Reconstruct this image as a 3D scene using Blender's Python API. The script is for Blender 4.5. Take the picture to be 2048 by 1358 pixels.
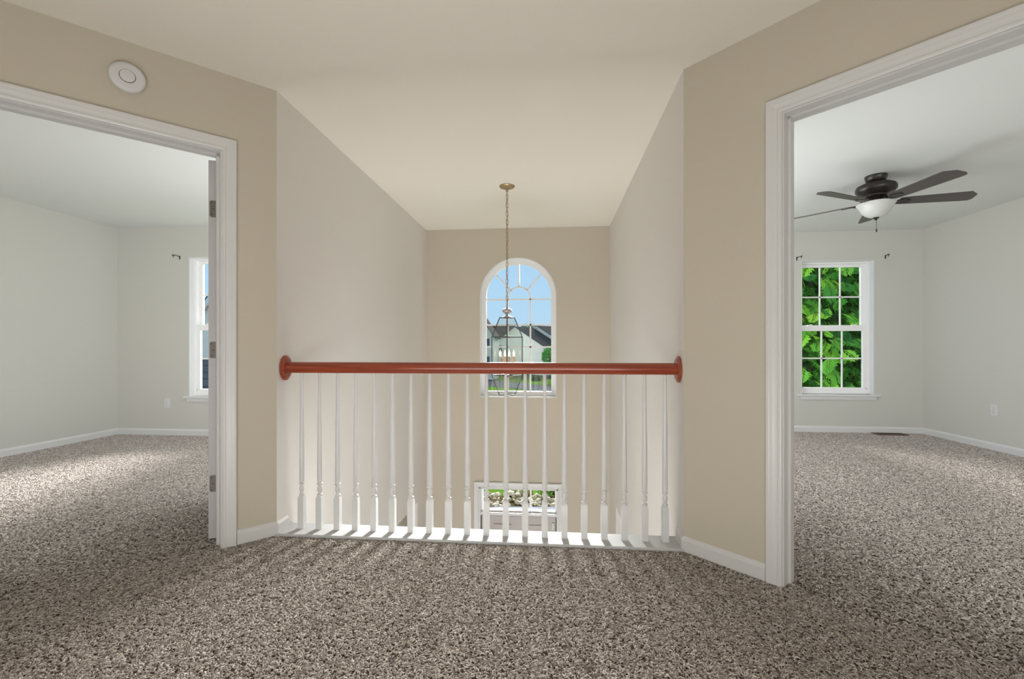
import bpy, bmesh, math, random
from mathutils import Vector, Matrix
R = math.radians
random.seed(11)
for o in list(bpy.data.objects): bpy.data.objects.remove(o)
SC = bpy.context.scene
COL = SC.collection

# ------------------------------------------------------------------ camera, sky, lights, exposure
CAMH = 1.033
cam = bpy.data.cameras.new('camera'); cam.sensor_width = 36; cam.lens = 910/2048*36
cam.shift_y = 16/2048; cam.clip_start = 0.02; cam.clip_end = 600
camo = bpy.data.objects.new('camera', cam); COL.objects.link(camo)
camo.location = (0, 0, CAMH); camo.rotation_euler = (R(90), 0, R(5.08))
SC.camera = camo
SC.view_settings.view_transform = 'Standard'; SC.view_settings.look = 'None'
SC.view_settings.gamma = 1; SC.view_settings.use_curve_mapping = False
SC.view_settings.exposure = 0.0
w = bpy.data.worlds.new('sky'); SC.world = w; w.use_nodes = True
nt = w.node_tree; nt.nodes.clear()
N = nt.nodes.new
tc = N('ShaderNodeTexCoord'); sx = N('ShaderNodeSeparateXYZ'); rp = N('ShaderNodeValToRGB')
bg = N('ShaderNodeBackground'); wo = N('ShaderNodeOutputWorld')
nt.links.new(tc.outputs['Generated'], sx.inputs[0]); nt.links.new(sx.outputs[2], rp.inputs[0])
nt.links.new(rp.outputs[0], bg.inputs[0]); nt.links.new(bg.outputs[0], wo.inputs[0])
e = rp.color_ramp.elements
e[0].position = 0.0; e[0].color = (.52, .74, .92, 1); e[1].position = .35; e[1].color = (.36, .64, .97, 1)
bg.inputs[1].default_value = 1.0

def sun(energy, elev, azim, angle, col):
    l = bpy.data.lights.new('sun', 'SUN'); l.energy = energy; l.angle = R(angle); l.color = col
    o = bpy.data.objects.new('sun', l); COL.objects.link(o)
    # direction to the sun: azimuth measured from +y towards +x
    d = Vector((math.sin(R(azim))*math.cos(R(elev)), math.cos(R(azim))*math.cos(R(elev)), math.sin(R(elev))))
    o.rotation_euler = d.to_track_quat('Z', 'Y').to_euler(); return o
def area(name, loc, target, sx_, sy_, energy, col):
    l = bpy.data.lights.new(name, 'AREA'); l.shape = 'RECTANGLE'; l.size = sx_; l.size_y = sy_
    l.energy = energy; l.color = col
    o = bpy.data.objects.new(name, l); COL.objects.link(o); o.location = loc
    o.rotation_euler = (Vector(loc)-Vector(target)).to_track_quat('Z', 'Y').to_euler(); return o
sun(46, 21, 2, 27, (1, .97, .94))                                    # hazy sun low in front of the house
area('landing_fill', (-.35, -1.5, 1.1), (-.35, 3, 2.0), 2.6, 1.9, 21, (1, .98, .96))  # added fill behind the camera, no fixture there; brightens the landing
area('landing_ceiling_fill', (-.35, .2, .12), (-.35, 1.7, 2.44), 2.2, 1.0, 44, (1, .985, .95))  # added fill near the floor, lifts the landing ceiling
area('foyer_fill', (-.42, 2.3, -2.7), (-.42, 4.1, 2.4), 2.0, 1.8, 92, (1, .985, .96))  # unseen fill added below the landing to brighten foyer ceiling and side walls
area('left_bedroom_fill', (-1.68, 3.9, 1.3), (-5.1, 3.9, 1.3), 1.6, 1.6, 38, (.97, .99, 1))  # added fill by the foyer wall, out of view, for the left bedroom's far wall
area('right_bedroom_fill', (.83, 4.1, 1.3), (4.4, 4.1, 1.3), 2.2, 1.6, 48, (.97, .99, 1))  # hidden fill added to brighten the right bedroom's side wall
area('left_bedroom_rear_fill', (-3.7, -1.3, 1.0), (-3.5, 3.6, 2.2), 2.2, 1.5, 78, (.97, .99, 1))  # added fill at the unseen end of the left bedroom
area('right_bedroom_rear_fill', (3.0, -1.3, 1.0), (3.0, 4, 2.2), 2.2, 1.5, 88, (.97, .99, 1))  # the same kind of added, unseen fill for the right bedroom

# ------------------------------------------------------------------ materials
def mat(name, col, rough=.6, metal=0, bump=0, bscale=200, var=0, vscale=3, spec=.5, coat=0, emit=None, estr=0, trans=0, sub=None):
    m = bpy.data.materials.new(name); m.use_nodes = True
    t = m.node_tree; b = t.nodes['Principled BSDF']
    b.inputs['Base Color'].default_value = (*col, 1); b.inputs['Roughness'].default_value = rough
    b.inputs['Metallic'].default_value = metal; b.inputs['Specular IOR Level'].default_value = spec
    b.inputs['Coat Weight'].default_value = coat; b.inputs['Coat Roughness'].default_value = .12
    b.inputs['Transmission Weight'].default_value = trans
    if emit: b.inputs['Emission Color'].default_value = (*emit, 1); b.inputs['Emission Strength'].default_value = estr
    tc = t.nodes.new('ShaderNodeTexCoord')
    if var:
        n = t.nodes.new('ShaderNodeTexNoise'); n.inputs['Scale'].default_value = vscale; n.inputs['Detail'].default_value = 3
        mx = t.nodes.new('ShaderNodeMix'); mx.data_type = 'RGBA'
        t.links.new(tc.outputs['Object'], n.inputs['Vector']); t.links.new(n.outputs[0], mx.inputs[0])
        mx.inputs[6].default_value = (*[c*(1-var) for c in col], 1); mx.inputs[7].default_value = (*[min(1, c*(1+var)) for c in col], 1)
        t.links.new(mx.outputs[2], b.inputs['Base Color'])
    if bump:
        n = t.nodes.new('ShaderNodeTexNoise'); n.inputs['Scale'].default_value = bscale; n.inputs['Detail'].default_value = 2
        bp = t.nodes.new('ShaderNodeBump'); bp.inputs['Strength'].default_value = bump; bp.inputs['Distance'].default_value = .002
        t.links.new(tc.outputs['Object'], n.inputs['Vector']); t.links.new(n.outputs[0], bp.inputs['Height'])
        t.links.new(bp.outputs[0], b.inputs['Normal'])
    return m
def glass_mat(name, tint=(1, 1, 1), ior=1.45, k=1.0):
    m = bpy.data.materials.new(name); m.use_nodes = True; t = m.node_tree; t.nodes.clear()
    tr = t.nodes.new('ShaderNodeBsdfTransparent'); gl = t.nodes.new('ShaderNodeBsdfGlossy'); fr = t.nodes.new('ShaderNodeLayerWeight'); pw = t.nodes.new('ShaderNodeMath'); pw.operation = 'POWER'; pw.inputs[1].default_value = 4
    mx = t.nodes.new('ShaderNodeMixShader'); o = t.nodes.new('ShaderNodeOutputMaterial'); ml = t.nodes.new('ShaderNodeMath')
    ml.operation = 'MULTIPLY'; ml.inputs[1].default_value = k
    tr.inputs[0].default_value = (*tint, 1); gl.inputs['Roughness'].default_value = .02; fr.inputs[0].default_value = .5; ad = t.nodes.new('ShaderNodeMath'); ad.operation = 'ADD'; ad.inputs[1].default_value = .035; t.links.new(fr.outputs['Facing'], pw.inputs[0]); t.links.new(pw.outputs[0], ad.inputs[0])
    t.links.new(ad.outputs[0], ml.inputs[0]); t.links.new(ml.outputs[0], mx.inputs[0]); t.links.new(tr.outputs[0], mx.inputs[1]); t.links.new(gl.outputs[0], mx.inputs[2])
    t.links.new(mx.outputs[0], o.inputs[0]); return m
def random_mat(name, ramp, rough=.9, spec=.1):
    """colour varied per object / per instance"""
    m = bpy.data.materials.new(name); m.use_nodes = True; t = m.node_tree; b = t.nodes['Principled BSDF']
    oi = t.nodes.new('ShaderNodeObjectInfo'); r = t.nodes.new('ShaderNodeValToRGB')
    while len(r.color_ramp.elements) < len(ramp): r.color_ramp.elements.new(.5)
    for el, (p, c) in zip(r.color_ramp.elements, ramp): el.position = p; el.color = (*c, 1)
    t.links.new(oi.outputs['Random'], r.inputs[0]); t.links.new(r.outputs[0], b.inputs['Base Color'])
    b.inputs['Roughness'].default_value = rough; b.inputs['Specular IOR Level'].default_value = spec
    return m
def siding_mat(name, col, pitch):
    m = mat(name, col, .7); t = m.node_tree; b = t.nodes['Principled BSDF']
    g = t.nodes.new('ShaderNodeTexCoord'); s = t.nodes.new('ShaderNodeSeparateXYZ'); mm = t.nodes.new('ShaderNodeMath'); mm.operation = 'MULTIPLY'; mm.inputs[1].default_value = 1/pitch
    fr = t.nodes.new('ShaderNodeMath'); fr.operation = 'FRACT'; bp = t.nodes.new('ShaderNodeBump'); bp.inputs['Distance'].default_value = .03; bp.inputs['Strength'].default_value = .8
    t.links.new(g.outputs['Object'], s.inputs[0]); t.links.new(s.outputs[2], mm.inputs[0]); t.links.new(mm.outputs[0], fr.inputs[0])
    t.links.new(fr.outputs[0], bp.inputs['Height']); t.links.new(bp.outputs[0], b.inputs['Normal']); return m
def wood_mat(name, c1, c2):
    m = mat(name, c1, .28, coat=.5); t = m.node_tree; b = t.nodes['Principled BSDF']
    g = t.nodes.new('ShaderNodeTexCoord'); mp = t.nodes.new('ShaderNodeMapping'); mp.inputs['Scale'].default_value = (1.2, 26, 26)
    n = t.nodes.new('ShaderNodeTexNoise'); n.inputs['Scale'].default_value = 3; n.inputs['Detail'].default_value = 8; n.inputs['Roughness'].default_value = .7
    r = t.nodes.new('ShaderNodeValToRGB'); r.color_ramp.elements[0].color = (*c1, 1); r.color_ramp.elements[1].color = (*c2, 1)
    r.color_ramp.elements[0].position = .35; r.color_ramp.elements[1].position = .65
    t.links.new(g.outputs['Object'], mp.inputs[0]); t.links.new(mp.outputs[0], n.inputs[0]); t.links.new(n.outputs[0], r.inputs[0]); t.links.new(r.outputs[0], b.inputs['Base Color'])
    return m

M = {}
M['tan'] = mat('tan_wall_paint', (.55, .503, .415), .75, bump=.25, bscale=260)
M['cream'] = mat('cream_side_wall', (.76, .735, .70), .7, bump=.2, bscale=260)  # lighter wall colour for the stairwell side walls
M['grey_wall'] = mat('pale_greige_wall', (.56, .555, .515), .75, bump=.2, bscale=260)  # greyer wall colour used in both bedrooms
M['ceil'] = mat('cream_ceiling_paint', (.78, .745, .67), .85, bump=.3, bscale=200)
M['ceil_w'] = mat('white_ceiling_paint', (.68, .70, .675), .85, bump=.2, bscale=200)
M['trim'] = mat('white_trim_paint', (.66, .66, .66), .32)
M['plank'] = mat('white_plank_paint', (.56, .57, .58), .6, spec=.1)
M['white'] = mat('white_gloss_paint', (.70, .71, .72), .28)
M['vinyl'] = mat('white_vinyl', (.84, .84, .84), .35)
M['plastic'] = mat('white_plastic', (.66, .65, .66), .4)
M['dark'] = mat('dark_slot', (.03, .03, .03), .6)
M['wood'] = wood_mat('cherry_stained_wood', (.20, .028, .011), (.38, .070, .026))
M['nickel'] = mat('satin_nickel', (.20, .18, .165), .5, metal=.6)
M['brass'] = mat('antique_brass', (.40, .30, .17), .35, metal=.7)
M['leading'] = mat('dark_pewter_metal', (.10, .10, .105), .35, metal=.5)
M['pewter'] = mat('grey_pewter', (.50, .48, .50), .4, metal=.4)
M['pane'] = glass_mat('window_glass', (.985, .995, .99), 1.45, .25)
M['lglass'] = glass_mat('lantern_glass', (.965, .975, .965), 1.5, 1.0)
M['candle'] = mat('candle_sleeve', (.55, .38, .26), .5)
M['bulb'] = mat('lit_bulb', (1, .8, .5), .3, emit=(1, .72, .4), estr=3)
M['bronze'] = mat('dark_bronze', (.045, .038, .036), .35, metal=.5)
M['blade'] = mat('dark_walnut_blade', (.07, .06, .057), .42, bump=.1, bscale=80)
M['frost'] = mat('frosted_alabaster_glass', (.55, .56, .54), .3, var=.12, vscale=9, trans=0)
M['door_p'] = mat('grey_white_door_paint', (.52, .52, .53), .4)
M['front_door'] = mat('greige_door_paint', (.46, .43, .41), .45)
M['lower_floor'] = mat('oak_floor', (.30, .20, .12), .35, var=.3, vscale=4)
M['carpet_base'] = mat('carpet_backing', (.20, .17, .15), .95, bump=1, bscale=120, var=.35, vscale=160, spec=.05)
M['pile'] = random_mat('carpet_yarn', [(0, (.25, .212, .19)), (.3, (.35, .308, .28)), (.7, (.50, .458, .425)), (1, (.68, .64, .60))], .95, .05)
M['grass'] = mat('lawn_grass', (.036, .075, .010), .9, spec=.02, var=.35, vscale=1.5)
M['street'] = mat('asphalt', (.045, .048, .053), .9, spec=.02, var=.1)
M['concrete'] = mat('pale_concrete', (.11, .12, .145), .8, spec=.02, var=.08)
M['roof'] = mat('grey_shingle', (.055, .053, .050), .9, spec=.02, var=.25, vscale=2)
M['house_w'] = siding_mat('pale_green_white_siding', (.76, .76, .70), .25)
M['house_b'] = siding_mat('pale_blue_siding', (.80, .74, .68), .25)
M['house_g'] = mat('grey_clapboard', (.80, .73, .65), .7)
M['shutter'] = mat('dark_shutter', (.10, .12, .15), .6)
M['bark'] = mat('brown_bark', (.12, .08, .05), .9)
M['mulch'] = mat('brown_mulch', (.035, .028, .012), .95, var=.4, vscale=9, bump=.8, bscale=30)
M['stone'] = random_mat('field_stone', [(0, (.10, .08, .05)), (.4, (.19, .165, .11)), (.75, (.28, .26, .20)), (1, (.42, .40, .36))], .85)
M['leaf'] = random_mat('leaf_green', [(0, (.035, .14, .015)), (.5, (.07, .26, .03)), (1, (.14, .40, .05))], .6, .3)
M['frond'] = random_mat('frond_green', [(0, (.04, .20, .03)), (.4, (.10, .38, .04)), (.75, (.24, .58, .05)), (1, (.46, .80, .10))], .5, .3)
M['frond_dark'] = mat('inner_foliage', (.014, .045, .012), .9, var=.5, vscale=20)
M['shrub_dark'] = random_mat('dark_shrub_green', [(0, (.03, .05, .015)), (1, (.08, .12, .03))], .8)
M['vent'] = mat('brown_register_metal', (.09, .055, .035), .5, metal=.2)

def matte(m):
    """outdoor surfaces: plain diffuse, no grazing sheen"""
    t = m.node_tree; p = t.nodes['Principled BSDF']; d = t.nodes.new('ShaderNodeBsdfDiffuse'); c = p.inputs['Base Color']
    if c.links: t.links.new(c.links[0].from_socket, d.inputs[0])
    else: d.inputs[0].default_value = c.default_value
    if p.inputs['Normal'].links: t.links.new(p.inputs['Normal'].links[0].from_socket, d.inputs['Normal'])
    t.links.new(d.outputs[0], t.nodes['Material Output'].inputs[0]); return m
for k_ in ('grass', 'street', 'concrete', 'roof', 'house_w', 'house_b', 'house_g', 'mulch', 'stone', 'bark', 'shutter'): matte(M[k_])

# ------------------------------------------------------------------ mesh helpers
class MB:
    def __init__(s): s.v = []; s.f = []
    def add(s, vs, fs):
        k = len(s.v); s.v += [tuple(v) for v in vs]; s.f += [tuple(i+k for i in f) for f in fs]; return s
    def box(s, a, b):
        x0, y0, z0 = a; x1, y1, z1 = b
        return s.add([(x0,y0,z0),(x1,y0,z0),(x1,y1,z0),(x0,y1,z0),(x0,y0,z1),(x1,y0,z1),(x1,y1,z1),(x0,y1,z1)],
                     [(0,3,2,1),(4,5,6,7),(0,1,5,4),(1,2,6,5),(2,3,7,6),(3,0,4,7)])
    def obox(s, o, X, Y, Z):
        """box with corner o and edge vectors X, Y, Z"""
        o, X, Y, Z = map(Vector, (o, X, Y, Z))
        return s.add([o, o+X, o+X+Y, o+Y, o+Z, o+X+Z, o+X+Y+Z, o+Y+Z], [(0,3,2,1),(4,5,6,7),(0,1,5,4),(1,2,6,5),(2,3,7,6),(3,0,4,7)])
    def prism(s, poly, off):
        """extrude a 3D polygon by vector off"""
        n = len(poly); off = Vector(off)
        vs = [Vector(p) for p in poly]; vs += [p+off for p in vs]
        return s.add(vs, [tuple(range(n-1, -1, -1)), tuple(range(n, 2*n))] + [(i, (i+1) % n, (i+1) % n+n, i+n) for i in range(n)])
    def lathe(s, prof, c=(0, 0, 0), n=24, axis='z', sx=1, sy=1):
        """prof: list of (radius, height)"""
        vs = []
        for r, h in prof:
            for i in range(n):
                a = 2*math.pi*i/n; p = (r*math.cos(a)*sx, r*math.sin(a)*sy, h)
                if axis == 'y': p = (p[0], p[2], p[1])
                if axis == 'x': p = (p[2], p[0], p[1])
                vs.append((p[0]+c[0], p[1]+c[1], p[2]+c[2]))
        fs = [tuple(range(n-1, -1, -1)), tuple(range((len(prof)-1)*n, len(prof)*n))]
        for j in range(len(prof)-1):
            for i in range(n): fs.append((j*n+i, j*n+(i+1) % n, (j+1)*n+(i+1) % n, (j+1)*n+i))
        return s.add(vs, fs)
    def tube(s, pts, r, n=8, closed=False, radii=None):
        pts = [Vector(p) for p in pts]; m = len(pts); vs = []
        up = None
        for i, p in enumerate(pts):
            a = pts[(i-1) % m] if (closed or i) else p; b = pts[(i+1) % m] if (closed or i < m-1) else p
            t = (b-a).normalized()
            if up is None:
                up = Vector((0, 0, 1)) if abs(t.z) < .9 else Vector((1, 0, 0))
            u = (up - t*up.dot(t)).normalized(); v = t.cross(u); up = u
            rr = radii[i] if radii else r
            for k in range(n):
                an = 2*math.pi*k/n; vs.append(p+u*math.cos(an)*rr+v*math.sin(an)*rr)
        fs = []
        for i in range(m if closed else m-1):
            j = (i+1) % m
            for k in range(n): fs.append((i*n+k, i*n+(k+1) % n, j*n+(k+1) % n, j*n+k))
        if not closed: fs += [tuple(range(n-1, -1, -1)), tuple(range((m-1)*n, m*n))]
        return s.add(vs, fs)
    def sweep(s, path, prof, mapf, closed=False):
        """path: 2D points; prof: (offset along the left normal, height b); mapf(x, y, b) -> 3D, mitred"""
        m = len(path); P_ = [Vector(p) for p in path]; vs = []; n = len(prof)
        for i, p in enumerate(P_):
            d0 = (p-P_[i-1]).normalized() if (closed or i) else None
            d1 = (P_[(i+1) % m]-p).normalized() if (closed or i < m-1) else None
            d0 = d0 or d1; d1 = d1 or d0
            n0 = Vector((-d0.y, d0.x)); n1 = Vector((-d1.y, d1.x)); mt = (n0+n1); mt = mt/ max(.2, mt.dot(n0))
            for a, b in prof:
                q = p+mt*a; vs.append(mapf(q.x, q.y, b))
        fs = []
        for i in range(m if closed else m-1):
            j = (i+1) % m
            for k in range(n): fs.append((i*n+k, i*n+(k+1) % n, j*n+(k+1) % n, j*n+k))
        if not closed: fs += [tuple(range(n-1, -1, -1)), tuple(range((m-1)*n, m*n))]
        return s.add(vs, fs)

WL = {}                                                                # world location of parents
def mesh_of(name, mb, m, off=(0, 0, 0), smooth=False, bevel=0, recalc=True):
    me = bpy.data.meshes.new(name)
    me.from_pydata([(v[0]-off[0], v[1]-off[1], v[2]-off[2]) for v in mb.v], [], mb.f)
    if recalc or bevel:
        bm = bmesh.new(); bm.from_mesh(me)
        bmesh.ops.recalc_face_normals(bm, faces=bm.faces)
        if bevel: bmesh.ops.bevel(bm, geom=[e for e in bm.edges if len(e.link_faces) == 2 and e.calc_face_angle(0) > .6], offset=bevel, segments=2, affect='EDGES', profile=.6, clamp_overlap=True)
        bm.to_mesh(me); bm.free()
    if smooth:
        me.shade_smooth()
        try: me.set_sharp_from_angle(angle=R(38))
        except Exception: pass
    me.materials.append(m); return me
def link(o, parent=None):
    COL.objects.link(o)
    if parent: o.parent = parent
    return o
def tag(o, label=None, cat=None, group=None, kind=None):
    if label: o['label'] = label
    if cat: o['category'] = cat
    if group: o['group'] = group
    if kind: o['kind'] = kind
    return o
def thing(name, loc, label, cat, group=None, kind=None):
    o = bpy.data.objects.new(name, None); o.location = loc; o.empty_display_size = .1; COL.objects.link(o); WL[o.name] = Vector(loc)
    return tag(o, label, cat, group, kind)
def obj(name, mb, m, parent=None, **k):
    """mb is given in world coordinates"""
    if isinstance(m, str): m = M[m]
    off = WL.get(parent.name, Vector((0, 0, 0))) if parent else Vector((0, 0, 0))
    origin = off
    o = bpy.data.objects.new(name, mesh_of(name, mb, m, origin, **k)); link(o, parent)
    WL[o.name] = off
    return o
def inst(name, me, parent, loc=(0, 0, 0), rot=(0, 0, 0), scale=(1, 1, 1)):
    o = bpy.data.objects.new(name, me); o.location = loc; o.rotation_euler = rot; o.scale = scale; return link(o, parent)
def struct(name, mb, m, label=None, **k):
    o = obj(name, mb, m, **k); o['kind'] = 'structure'
    if label: o['label'] = label
    return o

# ------------------------------------------------------------------ room data
H = 2.44; TH = .115; LOW = -3.0
XL, XR, YC, YB = -1.505, .661, 2.37, 5.345          # stairwell opening
S2 = math.sqrt(.5)
OL = Vector((XL, YC)); tL = Vector((-S2, -S2)); nL = Vector((S2, -S2))
OR = Vector((XR, YC)); tR = Vector((S2, -S2)); nR = Vector((-S2, -S2))
LW = 1.30; RW = 1.50
PL = OL+tL*LW; PR = OR+tR*RW                          # far ends of the diagonal walls
BLX, BLY = -5.127, 4.95; BRX, BRY = 4.395, 5.83
YBACK = -1.6
def frame_map(O, t, n):
    return lambda a, z, d: (O.x+t.x*a+n.x*d, O.y+t.y*a+n.y*d, z)
mL = frame_map(OL, tL, nL); mR = frame_map(OR, tR, nR)

# diagonal walls with door openings
def diag_wall(name, mp, W, a0, a1, top):
    b = MB()
    for (s0, s1, z0, z1) in ((0, a0, -.3, H), (a0, a1, top, H), (a1, W, -.3, H)):
        b.prism([mp(s0, z0, 0), mp(s1, z0, 0), mp(s1, z1, 0), mp(s0, z1, 0)], Vector(mp(0, 0, -TH))-Vector(mp(0, 0, 0)))
    return struct(name, b, 'tan')
DL = (.262, 1.072); DR = (.462, 1.272); DT = 2.036
diag_wall('wall_left', mL, LW, DL[0]-.012, DL[1]+.012, DT+.012)
diag_wall('wall_right', mR, RW, DR[0]-.012, DR[1]+.012, DT+.012)
b = MB(); b.box((PL.x-TH, YBACK, -.3), (PL.x, PL.y, H)); struct('wall_landing_left', b, 'tan')
b = MB(); b.box((PR.x, YBACK, -.3), (PR.x+TH, PR.y, H)); struct('wall_landing_right', b, 'tan')
b = MB(); b.box((BLX-.15, YBACK-.15, LOW), (BRX+.15, YBACK, H)); struct('wall_rear', b, 'tan')

# stairwell side walls, with a wide opening under a header on the lower floor
def side_wall(name, x0, x1, yj, hz):
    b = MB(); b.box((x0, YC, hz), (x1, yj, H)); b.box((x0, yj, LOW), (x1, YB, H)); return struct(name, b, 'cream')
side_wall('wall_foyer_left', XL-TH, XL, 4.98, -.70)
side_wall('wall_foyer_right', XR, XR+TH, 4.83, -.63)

def holed_wall(name, m, x0, x1, y0, y1, z0, z1, holes, arch=None):
    """wall in the xz plane with rectangular holes (stacked in one column or side by side) ; arch=(cx, spring, r) tops the first hole"""
    b = MB(); xs = sorted(set([x0, x1]+[h[0] for h in holes]+[h[1] for h in holes])); zs = sorted(set([z0, z1]+[h[2] for h in holes]+[h[3] for h in holes]))
    for i in range(len(xs)-1):
        for j in range(len(zs)-1):
            cx, cz = (xs[i]+xs[i+1])/2, (zs[j]+zs[j+1])/2
            if any(h[0] < cx < h[1] and h[2] < cz < h[3] for h in holes): continue
            b.box((xs[i], y0, zs[j]), (xs[i+1], y1, zs[j+1]))
    if arch:
        cx, sp, r = arch; n = 40; top = sp+r
        for i in range(n):
            a0 = math.pi*i/n; a1 = math.pi*(i+1)/n
            p0 = (cx+r*math.cos(a0), sp+r*math.sin(a0)); p1 = (cx+r*math.cos(a1), sp+r*math.sin(a1))
            b.prism([(p0[0], y0, p0[1]), (p0[0], y0, top), (p1[0], y0, top), (p1[0], y0, p1[1])], (0, y1-y0, 0))
    return struct(name, b, m)
ACX, ASP, AR = -.4055, 1.6415, .4515
AB = .444
DX0, DX1 = -.872, .070
holed_wall('wall_foyer_back', 'tan', XL-TH, XR+TH, YB, YB+.16, LOW, H, [(ACX-AR, ACX+AR, AB, ASP+AR), (DX0, DX1, LOW, -.62)], (ACX, ASP, AR))
WB, WT = .462, 2.083
holed_wall('wall_left_bedroom_back', 'grey_wall', BLX-.15, XL-TH, BLY, BLY+.16, -.3, H, [(-4.22, -3.392, WB, WT)])
holed_wall('wall_right_bedroom_back', 'grey_wall', XR+TH, BRX+.15, BRY, BRY+.16, -.3, H, [(3.02, 3.848, WB, WT)])
b = MB(); b.box((BLX-.15, YBACK, -.3), (BLX, BLY, H)); struct('wall_left_bedroom_left', b, 'grey_wall')
b = MB(); b.box((BRX, YBACK, -.3), (BRX+.15, BRY, H)); struct('wall_right_bedroom_right', b, 'grey_wall')
b = MB(); b.box((XL-TH, BLY+.16, -.3), (XL-TH+.01, YB+.16, H)); struct('wall_outer_left', b, 'house_w')
b = MB(); b.box((XR+TH-.01, YB+.16, -.3), (XR+TH, BRY, H)); struct('wall_outer_right', b, 'house_w')
# lower floor shell
b = MB(); b.box((BLX-.15, YBACK, LOW), (BLX, YB+.16, -.3)); struct('wall_lower_left', b, 'tan')
b = MB(); b.box((BRX, YBACK, LOW), (BRX+.15, YB+.16, -.3)); struct('wall_lower_right', b, 'tan')
b = MB(); b.box((BLX-.15, YB, LOW), (XL-TH, YB+.16, -.3)); struct('wall_lower_back_left', b, 'tan')
b = MB(); b.box((XR+TH, YB, LOW), (BRX+.15, YB+.16, -.3)); struct('wall_lower_back_right', b, 'tan')
b = MB(); b.box((BLX-.15, YBACK, LOW-.1), (BRX+.15, YB+.16, LOW)); struct('floor_lower', b, 'lower_floor')

def poly_slab(name, pts, z0, z1, m):
    b = MB(); b.prism([(p[0], p[1], z0) for p in pts], (0, 0, z1-z0)); return struct(name, b, m)
hh = TH/2
cl = OL-nL*hh; cr = OR-nR*hh                          # landing side centre lines
pLc = Vector((PL.x-hh, PL.y)); pRc = Vector((PR.x+hh, PR.y))
land = [(XL-hh, YC+.02), (XR+hh, YC+.02), (pRc.x, pRc.y), (pRc.x, YBACK-.1), (pLc.x, YBACK-.1), (pLc.x, pLc.y)]
lb = [(XL-hh, BLY+.1), (BLX-.1, BLY+.1), (BLX-.1, YBACK-.1), (pLc.x, YBACK-.1), (pLc.x, pLc.y), (XL-hh, YC+.02)]
rb = [(XR+hh, YC+.02), (pRc.x, pRc.y), (pRc.x, YBACK-.1), (BRX+.1, YBACK-.1), (BRX+.1, BRY+.1), (XR+hh, BRY+.1)]
PLY0 = 2.352; PLY1 = 2.515                             # painted plinth
lf = [(XL-hh, PLY0+.02), (XR+hh, PLY0+.02)]+land[2:]
poly_slab('floor', lf, -.3, 0, 'carpet_base')
poly_slab('floor_left_bedroom', lb, -.3, 0, 'carpet_base')
poly_slab('floor_right_bedroom', rb, -.3, 0, 'carpet_base')
poly_slab('ceiling', [(XL-hh, YB+.1), (XR+hh, YB+.1)]+land[1:]+[land[0]], H, H+.08, 'ceil')
poly_slab('ceiling_left_bedroom', lb, H, H+.08, 'ceil_w')
poly_slab('ceiling_right_bedroom', rb, H, H+.08, 'ceil_w')
b = MB(); b.box((BLX-.6, YBACK-.5, H+.09), (BRX+.6, BRY+.6, H+.2)); struct('ceiling_roof_deck', b, 'roof')
b = MB(); b.box((XL, 2.36, -.3), (XR, 2.48, -.004)); struct('trim_stairwell_fascia', b, 'trim')

# ------------------------------------------------------------------ baseboards
BBP = [(0, 0), (.013, 0), (.013, .062), (.011, .068), (.004, .079), (0, .081)]
def baseboard(name, path, m='trim'):
    b = MB(); b.sweep(path, BBP, lambda x, y, z: (x, y, z)); return struct(name, b, m)
def al(a): p = OL+tL*a; return (p.x, p.y)
def ar(a): p = OR+tR*a; return (p.x, p.y)
# left normal of the path points into the room
baseboard('baseboard_left', [(XL, YC+.10), (XL, YC), al(DL[0]-.072)])
baseboard('baseboard_right', [(XR, YC+.10), (XR, YC), ar(DR[0]-.072)][::-1])
baseboard('baseboard_left_bedroom', [(XL-TH, BLY), (BLX, BLY), (BLX, YBACK)])
baseboard('baseboard_right_bedroom', [(BRX, YBACK), (BRX, BRY), (XR+TH, BRY)])

# ------------------------------------------------------------------ door casings and jambs
CP = [(0, 0), (0, .011), (.006, .014), (.014, .0145), (.017, .0115), (.026, .0125), (.036, .0155), (.046, .0165), (.052, .018), (.060, .018), (.064, .014), (.064, 0)]
def casing(name, mp, a0, a1, top, side=1):
    root = thing(name, mp(a0, 0, 0), None, None, kind='structure')
    r = .006
    for face, nm in ((1, 'casing'), (-1, 'inner_casing')):
        b = MB(); off = 0 if face == 1 else -TH
        path = [(a1+r, 0), (a1+r, top+r), (a0-r, top+r), (a0-r, 0)]
        # path normal must point away from the opening
        b.sweep(path, [(-q, d) for q, d in CP], lambda a, z, d: mp(a, z, off+face*d))
        obj(nm, b, 'trim', root, smooth=False)
    b = MB()                                        # jamb boards, proud stop in the middle
    for (q0, q1) in ((a0-.012, a0), (a1, a1+.012)):
        b.prism([mp(q0, 0, .001), mp(q1, 0, .001), mp(q1, 0, -TH-.001), mp(q0, 0, -TH-.001)], (0, 0, top))
    b.prism([mp(a0-.012, top, .001), mp(a1+.012, top, .001), mp(a1+.012, top, -TH-.001), mp(a0-.012, top, -TH-.001)], (0, 0, .012))
    obj('jamb', b, 'trim', root)
    b = MB()
    d0, d1 = -.045, -.078
    for (q0, q1) in ((a0, a0+.011), (a1-.011, a1)):
        b.prism([mp(q0, 0, d0), mp(q1, 0, d0), mp(q1, 0, d1), mp(q0, 0, d1)], (0, 0, top))
    b.prism([mp(a0, top-.011, d0), mp(a1, top-.011, d0), mp(a1, top-.011, d1), mp(a0, top-.011, d1)], (0, 0, .011))
    obj('door_stop', b, 'trim', root)
    return root
casing('trim_1', mL, DL[0], DL[1], DT)
casing('trim_2', mR, DR[0], DR[1], DT)

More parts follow.
